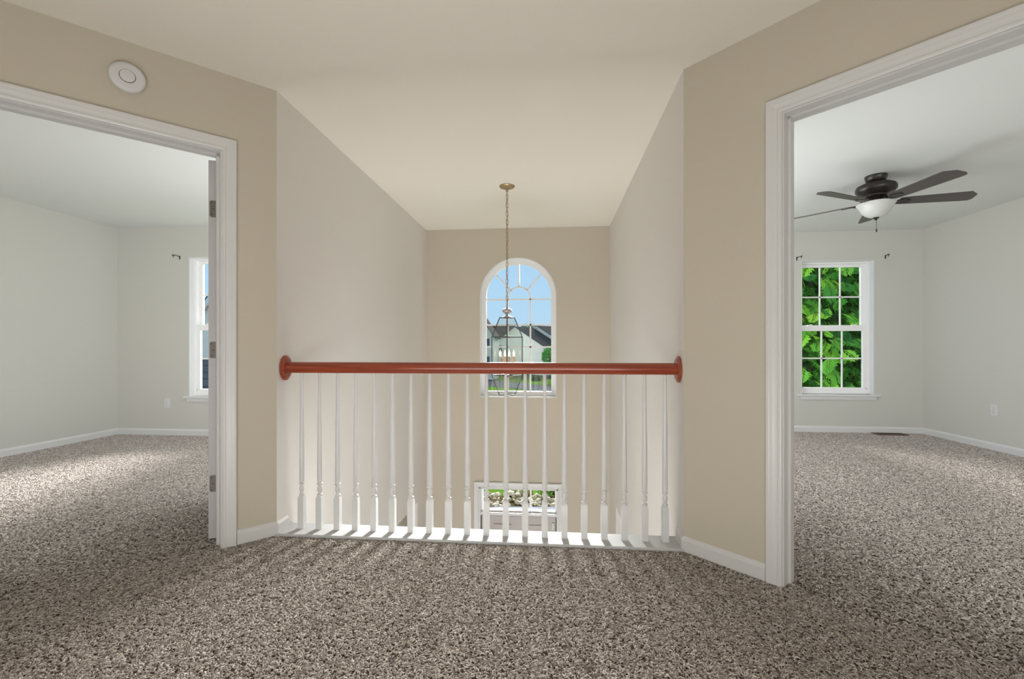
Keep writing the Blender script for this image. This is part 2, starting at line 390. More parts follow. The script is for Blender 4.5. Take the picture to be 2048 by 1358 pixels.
# ------------------------------------------------------------------ door 1: white leaf, open into the left bedroom
def panel_door(root, mp3, wd, ht, th, m, cols, rows, stile=.11):
    """mp3(u, v, w): width, thickness, height -> world"""
    b = MB(); rec = .010
    def bx(u0, u1, v0, v1, w0, w1):
        b.prism([mp3(u0, v0, w0), mp3(u1, v0, w0), mp3(u1, v1, w0), mp3(u0, v1, w0)], Vector(mp3(u0, v0, w1))-Vector(mp3(u0, v0, w0)))
    bx(0, wd, rec, th-rec, 0, ht)
    us = [0]; cwd = (wd-stile*(cols+1))/cols; hs = []
    for i in range(cols+1):
        u0 = i*(stile+cwd); 
        for v0, v1 in ((0, rec), (th-rec, th)): bx(u0, u0+stile, v0, v1, 0, ht)
    prev = 0
    for (w0, w1) in rows+[(ht, ht)]:
        for i in range(cols):
            u0 = stile+i*(stile+cwd)
            for v0, v1 in ((0, rec), (th-rec, th)):
                bx(u0, u0+cwd, v0, v1, prev, w0)
                if w1 > w0: bx(u0+.03, u0+cwd-.03, v0+(.001 if v0 else 0), v1-(0 if v0 else .001), w0+.03, w1-.03)
        prev = w1
    obj('leaf', b, m, root)
hp = Vector((OL.x, OL.y))+tL*(DL[0]+.002)-nL*(TH+.012)
th_open = R(112)
base = math.atan2(tL.y, tL.x)
dl_ = Vector((math.cos(base-th_open), math.sin(base-th_open)))        # leaf direction
dn_ = Vector((-dl_.y, dl_.x)); 
if dn_.dot(tL) < 0: dn_ = -dn_                                        # thickness runs towards the opening
def mD(u, v, w_): p = hp+dl_*(u+.004)+dn_*(v+.003); return (p.x, p.y, w_+.018)
door = thing('door_1', (hp.x, hp.y, 0), 'white bedroom door standing open inside the left doorway, seen on its hinge edge', None, kind='structure')
panel_door(door, mD, .80, 2.01, .035, 'door_p', 2, [(.22, .80), (.95, 1.55), (1.66, 1.90)])
for zc in (.31, 1.02, 1.77):
    b = MB()
    pts = []
    for (u, w_) in ((-.002, zc-.044), (.024, zc-.044), (.030, zc-.038), (.030, zc+.038), (.024, zc+.044), (-.002, zc+.044)):
        q = hp+dl_*.0035+dn_*(u+.002); pts.append((q.x, q.y, w_))
    b.prism(pts, Vector((-dl_.x, -dl_.y, 0))*.003)
    hg = obj('hinge', b, 'nickel', door)
    b = MB(); b.lathe([(.0055, zc-.047), (.0055, zc+.047)], (hp.x+tL.x*-.002, hp.y+tL.y*-.002, 0), 12); b.lathe([(.003, zc+.047), (.004, zc+.052), (.001, zc+.055)], (hp.x-tL.x*.002, hp.y-tL.y*.002, 0), 12)
    obj('hinge_pin', b, 'nickel', hg, smooth=True)
    b = MB()
    for (u, dz) in ((.021, .032), (.014, 0), (.021, -.032)):
        q = hp-dl_*.0001+dn_*(u+.002)
        e1 = Vector((dn_.x, dn_.y, 0)); pts = [Vector((q.x, q.y, zc+dz))+e1*(.0034*math.cos(k*math.pi/4))+Vector((0, 0, .0034*math.sin(k*math.pi/4))) for k in range(8)]
        b.prism(pts, Vector((-dl_.x, -dl_.y, 0))*.001)
    obj('screw', b, 'dark', hg)

# ------------------------------------------------------------------ railing
rail = thing('stair_railing', (XL, 2.44, 0), 'landing railing with cherry handrail and twenty turned white balusters', 'railing')
b = MB(); b.prism([(XL+.001, PLY0, 0), (XL+.001, PLY1, 0), (XL+.001, PLY1, .016), (XL+.001, PLY1-.004, .02), (XL+.001, PLY0+.004, .02), (XL+.001, PLY0, .016), (XL+.001, PLY0, 0)][:6], (XR-XL-.002, 0, 0))
o = obj('base_plank', b, 'plank', rail); 
RY = 2.448; RZ = .9215
pr_ = [(-.021, -.030), (.021, -.030), (.023, -.020), (.030, -.012), (.031, .004), (.027, .016), (.017, .026), (.006, .030), (-.006, .030), (-.017, .026), (-.027, .016), (-.031, .004), (-.030, -.012), (-.023, -.020)]
b = MB(); b.prism([(XL+.012, RY+u, RZ+v) for u, v in pr_], (XR-XL-.024, 0, 0)); obj('handrail', b, 'wood', rail, smooth=True)
for sx_, x in ((1, XL), (-1, XR)):
    b = MB(); b.lathe([(.066, .0005*sx_), (.070, .003*sx_), (.070, .010*sx_), (.064, .014*sx_), (.058, .0155*sx_), (.054, .0195*sx_), (.040, .021*sx_)], (x, RY-.004, RZ-.003), 40, axis='x', sx=.80, sy=1.0)
    obj('rosette', b, 'wood', rail, smooth=True)
# baluster mesh (local origin at its foot)
b = MB(); q = .0165
b.add([(-q,-q,0),(q,-q,0),(q,q,0),(-q,q,0),(-q,-q,.172),(q,-q,.172),(q,q,.172),(-q,q,.172),(-.011,-.011,.186),(.011,-.011,.186),(.011,.011,.186),(-.011,.011,.186)],
      [(0,3,2,1),(0,1,5,4),(1,2,6,5),(2,3,7,6),(3,0,4,7),(4,5,9,8),(5,6,10,9),(6,7,11,10),(7,4,8,11),(8,9,10,11)])
b.lathe([(.013, .180), (.0145, .186), (.0150, .190), (.0145, .194), (.0088, .198), (.0088, .203), (.0125, .211), (.0142, .221), (.0130, .231), (.0085, .240), (.0085, .244), (.0148, .247), (.0158, .251), (.0148, .255), (.0108, .259),
         (.0138, .262), (.0142, .30), (.0138, .42), (.0120, .58), (.0098, .74), (.0084, .878)], n=20)
bal = mesh_of('baluster', b, M['white'], smooth=True)
for i in range(20):
    x = -1.403+i*(.587+1.403)/19
    inst('baluster', bal, rail, (x-XL, RY-.004-2.44, .019))

# ------------------------------------------------------------------ arched window (window_1)
win = thing('window_1', (ACX, YB+.1, AB), 'tall white arched window over the front door with fan muntins', None, kind='structure')
def arch_path(r, z0, n=36, cx=ACX, sp=ASP):
    return [(cx-r, z0)]+[(cx-r*math.cos(math.pi*i/n), sp+r*math.sin(math.pi*i/n)) for i in range(n+1)]+[(cx+r, z0)]
def arch_ring(ro, ri, z0o, z0i, y0, y1, name, m='vinyl'):
    """closed ring between two arch outlines"""
    A = arch_path(ro, z0o); B = arch_path(ri, z0i); n = len(A); b = MB()
    vs = [(x, y0, z) for x, z in A]+[(x, y0, z) for x, z in B]+[(x, y1, z) for x, z in A]+[(x, y1, z) for x, z in B]
    fs = []
    for i in range(n):
        j = (i+1) % n
        fs += [(i, j, n+j, n+i), (2*n+i, 2*n+j, 3*n+j, 3*n+i), (i, j, 2*n+j, 2*n+i), (n+i, n+j, 3*n+j, 3*n+i)]
    b.add(vs, fs); return obj(name, b, m, win)
arch_ring(AR-.0005, AR-.006, AB+.0005, AB+.012, YB-.004, YB+.10, 'return_liner', 'white')
arch_ring(AR-.006, AR-.030, AB+.012, AB+.030, YB+.075, YB+.15, 'frame')
arch_ring(AR-.030, AR-.048, AB+.030, AB+.052, YB+.09, YB+.14, 'sash')
GR = AR-.048-.004; GB = AB+.05
arch_ring(AR-.048, GR-.010, AB+.052, GB+.014, YB+.10, YB+.13, 'glazing_bead')
GR -= .010
yg = YB+.112
b = MB(); ap = arch_path(GR+.004, GB+.008); b.prism([(x, yg+.006, z) for x, z in ap], (0, .004, 0)); obj('pane', b, 'pane', win)
mw = .0095
def muntin(p0, p1, parent=win, y=yg, dw=mw, dep=.012, m='vinyl'):
    p0 = Vector(p0); p1 = Vector(p1); d = (p1-p0).normalized(); nn = Vector((-d.y, d.x))*dw; b = MB()
    b.prism([(p0.x+nn.x, y, p0.y+nn.y), (p1.x+nn.x, y, p1.y+nn.y), (p1.x-nn.x, y, p1.y-nn.y), (p0.x-nn.x, y, p0.y-nn.y)], (0, dep, 0))
    return obj('muntin', b, m, parent)
HC = (ACX+.006, 1.625); HR = .136
for z in (1.612, 1.304, 1.040, .777): muntin((ACX-GR-.002, z), (ACX+GR+.002, z))
for s in (-1, 1): muntin((HC[0]+s*HR, GB), (HC[0]+s*HR, HC[1]))
for an in (45, 90, 135):
    d = Vector((math.cos(R(an)), math.sin(R(an)))); c = Vector(HC)
    muntin(c+d*HR, Vector((ACX, ASP))+d*(GR+.002))
b = MB(); A = [(HC[0]-HR*math.cos(math.pi*i/20), HC[1]+HR*math.sin(math.pi*i/20)) for i in range(21)]
b.sweep(A, [(-mw, 0), (mw, 0), (mw, .012), (-mw, .012)], lambda x, z, d: (x, yg+d, z)); obj('muntin', b, 'vinyl', win)

# ------------------------------------------------------------------ double hung bedroom windows
def hung_window(name, x0, x1, yw, label, gx0, gx1):
    """opening x0..x1; wall face yw; gx0..gx1 visible glass width"""
    root = thing(name, ((x0+x1)/2, yw+.07, WB), label, None, kind='structure')
    b = MB(); e = .006                                   # thin white return lining
    for (a0, a1, c0, c1) in ((x0+.0005, x0+e, WB+.001, WT-.0005), (x1-e, x1-.0005, WB+.001, WT-.0005)): b.box((a0, yw-.002, c0), (a1, yw+.08, c1))
    b.box((x0+e, yw-.002, WT-e), (x1-e, yw+.08, WT-.0005)); obj('return_liner', b, 'white', root)
    b = MB(); f = .024
    b.box((x0+e, yw+.07, WB+.01), (x0+e+f, yw+.155, WT-e)); b.box((x1-e-f, yw+.07, WB+.01), (x1-e, yw+.155, WT-e))
    b.box((x0+e+f, yw+.07, WT-e-.02), (x1-e-f, yw+.155, WT-e)); b.box((x0+e+f, yw+.07, WB+.006), (x1-e-f, yw+.155, WB+.026))
    obj('frame', b, 'vinyl', root)
    fx0, fx1 = x0+e+f, x1-e-f
    for nm, y, z0, z1, gz0, gz1, hm in (('upper_sash', yw+.115, 1.262, WT-e-.02, 1.308, 2.022, 1.655), ('lower_sash', yw+.078, WB+.024, 1.298, .542, 1.236, .90)):
        dep = .033; b = MB()
        b.box((fx0, y, z0), (gx0, y+dep, z1)); b.box((gx1, y, z0), (fx1, y+dep, z1))
        b.box((gx0, y, z0), (gx1, y+dep, gz0)); b.box((gx0, y, gz1), (gx1, y+dep, z1))
        s = obj(nm, b, 'vinyl', root, bevel=.002)
        b = MB(); b.box((gx0, y+.016, gz0), (gx1, y+.020, gz1)); obj('pane', b, 'pane', s)
        p = (gx1-gx0)/3
        for k in (1, 2): muntin((gx0+p*k, gz0), (gx0+p*k, gz1), s, y+.006, .008, .010)
        muntin((gx0, hm), (gx1, hm), s, y+.006, .008, .010)
        if nm == 'lower_sash':
            for cx in (gx0+.10, gx1-.10):
                b = MB(); b.box((cx-.025, y-.006, z1), (cx+.025, y+.02, z1+.012)); b.box((cx-.008, y-.012, z1+.012), (cx+.02, y+.004, z1+.018)); obj('sash_lock', b, 'vinyl', s, bevel=.002)
            for cx in (fx0+.012, fx1-.012):
                b = MB(); b.box((cx-.010, y-.010, z0+.035), (cx+.010, y, z0+.060)); b.box((cx-.004, y-.016, z0+.04), (cx+.004, y-.010, z0+.055)); obj('tilt_latch', b, 'plastic', s, bevel=.002)
    b = MB()                                             # stool and apron
    b.prism([(x0-.055, yw-.032, WB-.014), (x1+.055, yw-.032, WB-.014), (x1+.055, yw, WB-.014), (x1, yw, WB-.014), (x1, yw+.08, WB-.014), (x0, yw+.08, WB-.014), (x0, yw, WB-.014), (x0-.055, yw, WB-.014)], (0, 0, .016))
    obj('stool', b, 'white', root)
    b = MB(); b.prism([(x0-.02, yw, WB-.014), (x0-.02, yw-.016, WB-.014), (x0-.02, yw-.014, WB-.052), (x0-.02, yw-.009, WB-.066), (x0-.02, yw, WB-.068)], (x1-x0+.04, 0, 0)); obj('apron', b, 'trim', root)
    return root
hung_window('window_2', 3.02, 3.848, BRY, 'white double hung window with green conifer outside in the right bedroom', 3.062, 3.773)
hung_window('window_3', -4.22, -3.392, BLY, 'white double hung window half hidden by the open door in the left bedroom', -4.145, -3.467)

# ------------------------------------------------------------------ front door with transom (door_2)
fd = thing('door_2', ((DX0+DX1)/2, YB, LOW), 'grey panelled front door below a three pane transom', None, kind='structure')
b = MB(); b.sweep([(DX1-.006, LOW), (DX1-.006, -.622), (DX0+.006, -.622), (DX0+.006, LOW)], [(-q_, d) for q_, d in CP], lambda x, z, d: (x, YB-d, z)); obj('casing', b, 'trim', fd)
b = MB()
for x0, x1 in ((DX0, DX0+.022), (DX1-.022, DX1)): b.box((x0, YB-.001, LOW), (x1, YB+.15, -.62))
b.box((DX0, YB-.001, -.642), (DX1, YB+.15, -.62)); b.box((DX0+.022, YB+.01, -.957), (DX1-.022, YB+.15, -.925))
obj('jamb', b, 'trim', fd)
b = MB(); tx0, tx1, tz0, tz1 = DX0+.022, DX1-.022, -.925, -.642; fw = .018
b.box((tx0, YB+.05, tz0), (tx0+fw, YB+.12, tz1)); b.box((tx1-fw, YB+.05, tz0), (tx1, YB+.12, tz1)); b.box((tx0+fw, YB+.05, tz0), (tx1-fw, YB+.12, tz0+fw)); b.box((tx0+fw, YB+.05, tz1-fw), (tx1-fw, YB+.12, tz1))
ts = obj('transom_sash', b, 'vinyl', fd)
b = MB(); b.box((tx0+fw, YB+.083, tz0+fw), (tx1-fw, YB+.087, tz1-fw)); obj('pane', b, 'pane', ts)
for k in (1, 2):
    x = tx0+fw+(tx1-tx0-2*fw)*k/3; muntin((x, tz0+fw), (x, tz1-fw), ts, YB+.07, .010, .012)
lf_ = thing('leaf_tmp', (0, 0, 0), None, None); bpy.data.objects.remove(lf_)
panel_door(fd, lambda u, v, w_: (DX0+.033+u, YB+.03+v, LOW+.006+w_), DX1-DX0-.066, 2.026, .045, 'front_door', 2, [(.22, .82), (.97, 1.56), (1.70, 1.955)], stile=.115)
b = MB(); b.box((DX0+.022, YB+.033, -.968), (DX1-.022, YB+.06, -.957)); b.box((DX0+.022, YB+.033, LOW), (DX0+.033, YB+.06, -.957)); b.box((DX1-.033, YB+.033, LOW), (DX1-.022, YB+.06, -.957)); obj('weatherstrip', b, 'dark', fd)
b = MB(); b.box((DX1-.075, YB+.014, -1.11), (DX1-.052, YB+.03, -1.03)); obj('door_sensor', b, 'plastic', fd, bevel=.002)
b = MB(); b.lathe([(.03, 0), (.03, -.006), (.012, -.01), (.012, -.035), (.026, -.045), (.028, -.055), (.020, -.064), (.004, -.066)], (DX0+.10, YB+.03, LOW+.93), 20, axis='y'); obj('door_knob', b, 'brass', fd, smooth=True)

# ------------------------------------------------------------------ pendant lantern
LX, LY = -.394, 3.945
pend = thing('pendant_lantern', (LX, LY, H), 'glass entry lantern with candle bulbs hanging on a long brass chain from the ceiling', 'lantern')
b = MB(); b.lathe([(.066, H-.0005), (.067, H-.006), (.060, H-.014), (.040, H-.020), (.018, H-.024), (.010, H-.030)], (LX, LY, 0), 32); obj('canopy', b, 'brass', pend, smooth=True)
b = MB(); b.tube([(LX+.010*math.cos(t), LY, H-.038+.012*math.sin(t)) for t in [i*2*math.pi/14 for i in range(14)]], .0025, 6, closed=True); obj('hook', b, 'brass', pend, smooth=True)
def link_mesh():
    b = MB(); pts = []
    for i in range(9): a = math.pi*i/8; pts.append((.0095*math.cos(a), 0, .0125+.0085*math.sin(a)))
    for i in range(9): a = math.pi+math.pi*i/8; pts.append((.0095*math.cos(a), 0, -.0125+.0085*math.sin(a)))
    b.tube(pts, .0026, 6, closed=True); return mesh_of('chain_link', b, M['brass'], smooth=True)
lm = link_mesh()
nl = 27; z0c, z1c = H-.060, 1.425
for i in range(nl): inst('chain_link', lm, pend, (0, 0, z0c+(z1c-z0c)*i/(nl-1)-H), (0, 0, R(35 if i % 2 else 125)))
b = MB(); b.tube([(LX+.004*math.sin(k*1.1), LY+.004*math.cos(k*1.1), H-.03-(H-.03-1.40)*k/30) for k in range(31)], .0016, 5); obj('lamp_cord', b, 'brass', pend)
b = MB(); b.lathe([(.004, 1.410), (.010, 1.400), (.007, 1.385), (.012, 1.375), (.034, 1.366), (.042, 1.352), (.040, 1.340), (.026, 1.330), (.012, 1.324), (.010, 1.318), (.020, 1.308), (.045, 1.300), (.052, 1.296), (.052, 1.292)], (LX, LY, 0), 28); obj('finial', b, 'pewter', pend, smooth=True)
# square lantern standing corner-on to the landing: half diagonals at four levels
lv = [(1.293, .064), (1.124, .133), (.792, .133), (.620, .068)]
ry = R(5.08)
def lc(k, h, z): a = ry+k*math.pi/2; return Vector((LX+h*math.cos(a), LY+h*math.sin(a), z))
b = MB()
for li in range(4):
    z, h = lv[li]
    for k in range(4): b.tube([lc(k, h, z), lc(k+1, h, z)], .0044, 6)
for li in range(3):
    for k in range(4): b.tube([lc(k, lv[li][1], lv[li][0]), lc(k, lv[li+1][1], lv[li+1][0])], .0044, 6)
obj('lantern_frame', b, 'leading', pend)
for li in range(3):
    for k in range(4):
        z0, h0 = lv[li]; z1, h1 = lv[li+1]; q_ = [lc(k, h0, z0), lc(k+1, h0, z0), lc(k+1, h1, z1), lc(k, h1, z1)]
        c = sum(q_, Vector())/4; q2 = [c+(p-c)*.97 for p in q_]; n_ = (q2[1]-q2[0]).cross(q2[3]-q2[0]).normalized()
        b = MB(); b.prism(q2, n_*.002); obj('glass_pane', b, 'lglass', pend)
b = MB(); b.lathe([(.004, 1.30), (.004, .80), (.018, .795), (.020, .782), (.008, .775), (.0045, .77), (.0045, .63), (.012, .622), (.004, .612)], (LX, LY, 0), 12); st = obj('centre_stem', b, 'leading', pend, smooth=True)
for k in range(4):
    a = R(5.08+18.4+90*k); cx, cy = LX+.061*math.cos(a), LY+.061*math.sin(a)
    b = MB(); b.tube([(LX, LY, .79), (LX+.02*math.cos(a), LY+.02*math.sin(a), .775), (LX+.045*math.cos(a), LY+.045*math.sin(a), .775), (cx, cy, .80), (cx, cy, .83)], .0035, 6)
    b.lathe([(.006, .815), (.017, .822), (.019, .828), (.012, .832)], (cx, cy, 0), 14); ca = obj('candle_arm', b, 'brass', pend, smooth=True)
    b = MB(); b.lathe([(.0115, .832), (.0115, .956), (.007, .958)], (cx, cy, 0), 14); obj('candle_sleeve', b, 'candle', ca, smooth=True)
    b = MB(); b.lathe([(.005, .958), (.0075, .966), (.009, .974), (.008, .986), (.005, .998), (.002, 1.008), (.0008, 1.014)], (cx, cy, 0), 12); obj('flame_bulb', b, 'bulb', ca, smooth=True)

# ------------------------------------------------------------------ smoke detector
c3 = Vector(mL(.625, 2.267, 0)); n3 = Vector((nL.x, nL.y, 0)); t3 = Vector((tL.x, tL.y, 0))
sd = thing('smoke_detector', c3, 'round white smoke detector on the wall above the left doorway', 'smoke detector')
def wall_disc(prof, c, n, t, seg=40, cu=0, cv=0):
    b = MB(); vs = []
    for r, h in prof:
        for i in range(seg):
            a = 2*math.pi*i/seg; vs.append(c+t*(r*math.cos(a)+cu)+Vector((0, 0, 1))*(r*math.sin(a)+cv)+n*h)
    fs = [tuple(range(seg-1, -1, -1)), tuple(range((len(prof)-1)*seg, len(prof)*seg))]
    for j in range(len(prof)-1):
        for i in range(seg): fs.append((j*seg+i, j*seg+(i+1) % seg, (j+1)*seg+(i+1) % seg, (j+1)*seg+i))
    return b.add(vs, fs)
obj('base', wall_disc([(.064, .0005), (.065, .003), (.065, .010), (.062, .012)], c3, n3, t3), 'plastic', sd, smooth=True)
obj('cover', wall_disc([(.066, .012), (.067, .016), (.066, .024), (.060, .030), (.052, .032), (.030, .032)], c3, n3, t3), 'plastic', sd, smooth=True)
obj('sounder_slot', wall_disc([(.030, .0318), (.030, .0325), (.0275, .0325)], c3, n3, t3), 'dark', sd)
obj('test_button', wall_disc([(.0278, .032), (.0278, .036), (.024, .038), (.01, .0385)], c3, n3, t3), 'plastic', sd, smooth=True)

# ------------------------------------------------------------------ outlets
def outlet(c, n, t, label):
    c = Vector(c); n = Vector(n); t = Vector(t); z = Vector((0, 0, 1))
    r = thing('wall_outlet', c, label, 'outlet')
    b = MB(); b.obox(c-t*.035-z*.057+n*.0005, t*.07, z*.114, n*.006); obj('cover_plate', b, 'plastic', r, bevel=.002)
    for dz in (.0195, -.0195):
        so = obj('socket', wall_disc([(.0165, .006), (.0165, .0085), (.0155, .009)], c, n, t, 20, 0, dz), 'plastic', r, smooth=True)
        b = MB()
        for dx in (-.006, .006): b.obox(c+t*(dx-.0012)+z*(dz+.001)+n*.009, t*.0024, z*.008, n*.0003)
        b.obox(c+t*-.002+z*(dz-.009)+n*.009, t*.004, z*.004, n*.0003)
        obj('slot', b, 'dark', so)
    obj('screw', wall_disc([(.003, .006), (.003, .0075)], c, n, t, 10), 'nickel', r)
outlet((-4.49, BLY, .383), (0, -1, 0), (1, 0, 0), 'white wall outlet left of the window in the left bedroom')
outlet((BRX, 4.95, .408), (-1, 0, 0), (0, 1, 0), 'white wall outlet on the right bedroom side wall')

# ------------------------------------------------------------------ curtain rod brackets
def bracket(x, y, z, s, label):
    r = thing('curtain_rod_bracket', (x, y, z), label, 'curtain bracket')
    b = MB(); b.box((x-.006, y-.004, z-.030), (x+.006, y-.0005, z+.014)); obj('wall_plate', b, 'bronze', r, bevel=.0015)
    b = MB(); b.tube([(x, y-.003, z), (x-s*.004, y-.03, z+.008), (x-s*.012, y-.06, z+.010), (x-s*.016, y-.075, z+.004)], .0038, 6)
    b.tube([(x-s*.016+.0*k, y-.075-.012*math.sin(R(k)), z+.004+.006-.013*math.cos(R(k))) for k in range(-110, 111, 22)], .0044, 6)
    obj('hook', b, 'bronze', r, smooth=True)
    obj('set_screw', MB().tube([(x-s*.016, y-.075, z-.010), (x-s*.016, y-.075, z-.022)], .003, 6), 'bronze', r)
    return r
bracket(-4.335, BLY, 2.09, 1, 'small dark curtain rod bracket beside the window in the left bedroom')
bracket(3.975, BRY, 2.127, 1, 'small dark curtain rod bracket above right corner of the conifer window')
bracket(2.965, BRY, 2.122, -1, 'small dark curtain rod bracket above left corner of the conifer window')

# ------------------------------------------------------------------ ceiling fan
FX, FY = 2.644, 3.983
fan = thing('ceiling_fan', (FX, FY, H), 'dark bronze five blade ceiling fan with frosted bowl light in the right bedroom', 'ceiling fan')
b = MB(); b.lathe([(.076, H-.0005), (.076, H-.010), (.068, H-.040), (.050, H-.054), (.030, H-.058)], (FX, FY, 0), 32); obj('canopy', b, 'bronze', fan, smooth=True)
b = MB(); b.lathe([(.035, H-.055), (.060, H-.060), (.105, H-.068), (.132, H-.082), (.141, H-.102), (.138, H-.124), (.120, H-.142), (.085, H-.154), (.075, H-.158), (.075, H-.172), (.04, H-.176)], (FX, FY, 0), 40); obj('motor_housing', b, 'bronze', fan, smooth=True)
b = MB(); b.lathe([(.050, H-.172), (.056, H-.180), (.056, H-.206), (.062, H-.214), (.066, H-.230), (.05, H-.234)], (FX, FY, 0), 32); obj('light_fitter', b, 'bronze', fan, smooth=True)
b = MB(); b.lathe([(.055, H-.228), (.110, H-.224), (.132, H-.226), (.134, H-.231), (.126, H-.240), (.117, H-.252), (.108, H-.272), (.096, H-.296), (.076, H-.318), (.050, H-.334), (.020, H-.342), (.006, H-.343)], (FX, FY, 0), 40); obj('glass_bowl', b, 'frost', fan, smooth=True)
b = MB(); b.lathe([(.006, H-.338), (.022, H-.341), (.023, H-.346), (.012, H-.352), (.008, H-.360), (.002, H-.366)], (FX, FY, 0), 20); obj('finial', b, 'bronze', fan, smooth=True)
b = MB(); b.tube([(FX+.004, FY, H-.36), (FX+.004, FY, H-.435)], .0016, 5); b.lathe([(.001, H-.432), (.005, H-.440), (.005, H-.456), (.002, H-.462)], (FX+.004, FY, 0), 10); obj('pull_chain', b, 'bronze', fan)
def blade_mesh():
    b = MB(); L0, L1 = .155, .665
    out = [(L0, -.045), (L0+.05, -.054), (L1-.055, -.069), (L1, -.020), (L1+.004, .045), (L1-.012, .069), (L1-.06, .071), (L0+.05, .054), (L0, .045)]
    pt = R(-12); th = .006
    def f(u, v, w_): return (u, v*math.cos(pt)-w_*math.sin(pt), v*math.sin(pt)+w_*math.cos(pt))
    n = len(out); vs = [f(u, v, -th/2) for u, v in out]+[f(u, v, th/2) for u, v in out]
    b.add(vs, [tuple(range(n-1, -1, -1)), tuple(range(n, 2*n))]+[(i, (i+1) % n, (i+1) % n+n, i+n) for i in range(n)])
    return mesh_of('blade', b, M['blade'])
def iron_mesh():
    b = MB(); b.tube([(.060, 0, .030), (.095, 0, .022), (.12, 0, -.004), (.15, 0, -.008)], .009, 8)
    pt = R(-12); out = [(.125, -.012), (.150, -.034), (.185, -.040), (.215, -.026), (.235, -.010), (.242, 0), (.235, .010), (.215, .026), (.185, .040), (.150, .034), (.125, .012)]
    def f(u, v, w_): return (u, v*math.cos(pt)-w_*math.sin(pt), v*math.sin(pt)+w_*math.cos(pt))
    n = len(out); vs = [f(u, v, -.010) for u, v in out]+[f(u, v, -.0035) for u, v in out]
    b.add(vs, [tuple(range(n-1, -1, -1)), tuple(range(n, 2*n))]+[(i, (i+1) % n, (i+1) % n+n, i+n) for i in range(n)])
    return mesh_of('blade_iron', b, M['bronze'], smooth=True)
bmsh, imsh = blade_mesh(), iron_mesh()
for k in range(5):
    a = R(5.08-15+72*k)
    bl = inst('blade', bmsh, fan, (0, 0, -.216), (0, 0, a)); inst('blade_iron', imsh, bl)

# ------------------------------------------------------------------ floor register
rg = thing('floor_register', (3.96, 5.735, 0), 'brown metal floor register sunk in carpet below the conifer window', 'floor vent')
gx, gy = 3.96, 5.735
b = MB()
for (a0, a1, c0, c1) in ((-.165, .165, -.062, -.046), (-.165, .165, .046, .062), (-.165, -.150, -.046, .046), (.150, .165, -.046, .046)): b.box((gx+a0, gy+c0, .0), (gx+a1, gy+c1, .018))
obj('rim', b, 'vent', rg, bevel=.002)
b = MB(); b.box((gx-.15, gy-.046, .001), (gx+.15, gy+.046, .009)); obj('duct_back', b, 'dark', rg)
for i in range(14):
    x = gx-.139+i*.0214; b = MB(); b.obox((x, gy-.046, .0095), (.009, 0, .007), (0, .092, 0), (.0012, 0, -.0012)); obj('louver', b, 'vent', rg)
# ------------------------------------------------------------------ outdoors
YAW = R(5.08); GZ = -3.2
def cw(X, Z): return (X*math.cos(YAW)-Z*math.sin(YAW), X*math.sin(YAW)+Z*math.cos(YAW))
b = MB(); b.box((-150, YB+.16, GZ-.2), (150, 200, GZ)); struct('ground', b, 'grass')
b = MB(); pts = [(-60, 110), (-25, 82), (-3.2, 59.5), (4.4, 49.5), (14, 40), (40, 24), (34, 15), (12, 32), (3.6, 43.5), (-3.4, 50.5), (-28, 72), (-64, 100)]
b.prism([(*cw(*p), GZ+.002) for p in pts], (0, 0, .03)); struct('street', b, 'street')
b = MB(); b.prism([(*cw(*p), GZ+.002) for p in [(-6, 11.15), (7, 11.15), (7, 11.93), (-6, 11.93)]], (0, 0, .06)); struct('front_walk', b, 'concrete')
b = MB(); b.prism([(DX0-.6, YB+.161, GZ+.002), (DX1+.6, YB+.161, GZ+.002), (DX1+.6, YB+1.6, GZ+.002), (DX0-.6, YB+1.6, GZ+.002)], (0, 0, .14)); struct('front_stoop', b, 'concrete')

# stone bed across the front walk
sb = thing('stone_bed', (*cw(.3, 12.7), GZ), 'bed of pale rounded field stones beyond the front walk, seen through the transom', 'stone bed')
b = MB(); b.prism([(*cw(*p), GZ+.003) for p in [(-3, 12.02), (4, 12.02), (4, 12.76), (.62, 12.76), (.6, 13.2), (-.1, 13.2), (-.1, 12.9), (-3, 12.9)]], (0, 0, .04)); obj('mulch', b, 'mulch', sb)
def stone_mesh(seed):
    rr = random.Random(seed); bm = bmesh.new(); bmesh.ops.create_icosphere(bm, subdivisions=1, radius=1)
    s = (1, .62+.3*rr.random(), .45+.25*rr.random())
    for v in bm.verts:
        k = 1+rr.uniform(-.2, .2); v.co = Vector((v.co.x*s[0]*k, v.co.y*s[1]*k, v.co.z*s[2]*k))
    me = bpy.data.meshes.new('stone'); bm.to_mesh(me); bm.free(); me.materials.append(M['stone']); return me
sm = [stone_mesh(i) for i in range(7)]
o0 = Vector((*cw(.3, 12.7), GZ))
for i in range(290):
    X = random.uniform(-2.0, 2.8); Z = random.uniform(12.0, (12.9 if X < -.1 else 13.15 if X < .6 else 12.74)); q_ = cw(X, Z)
    r_ = random.uniform(.045, .115)*(1 if random.random() < .85 else 1.4); h_ = .04+.13*(Z-12.06)*random.uniform(.4, 1)
    inst('stone', random.choice(sm), sb, Vector((q_[0], q_[1], GZ+h_))-o0, (random.uniform(-.5, .5), random.uniform(-.5, .5), random.uniform(0, 6.3)), (r_, r_, r_))

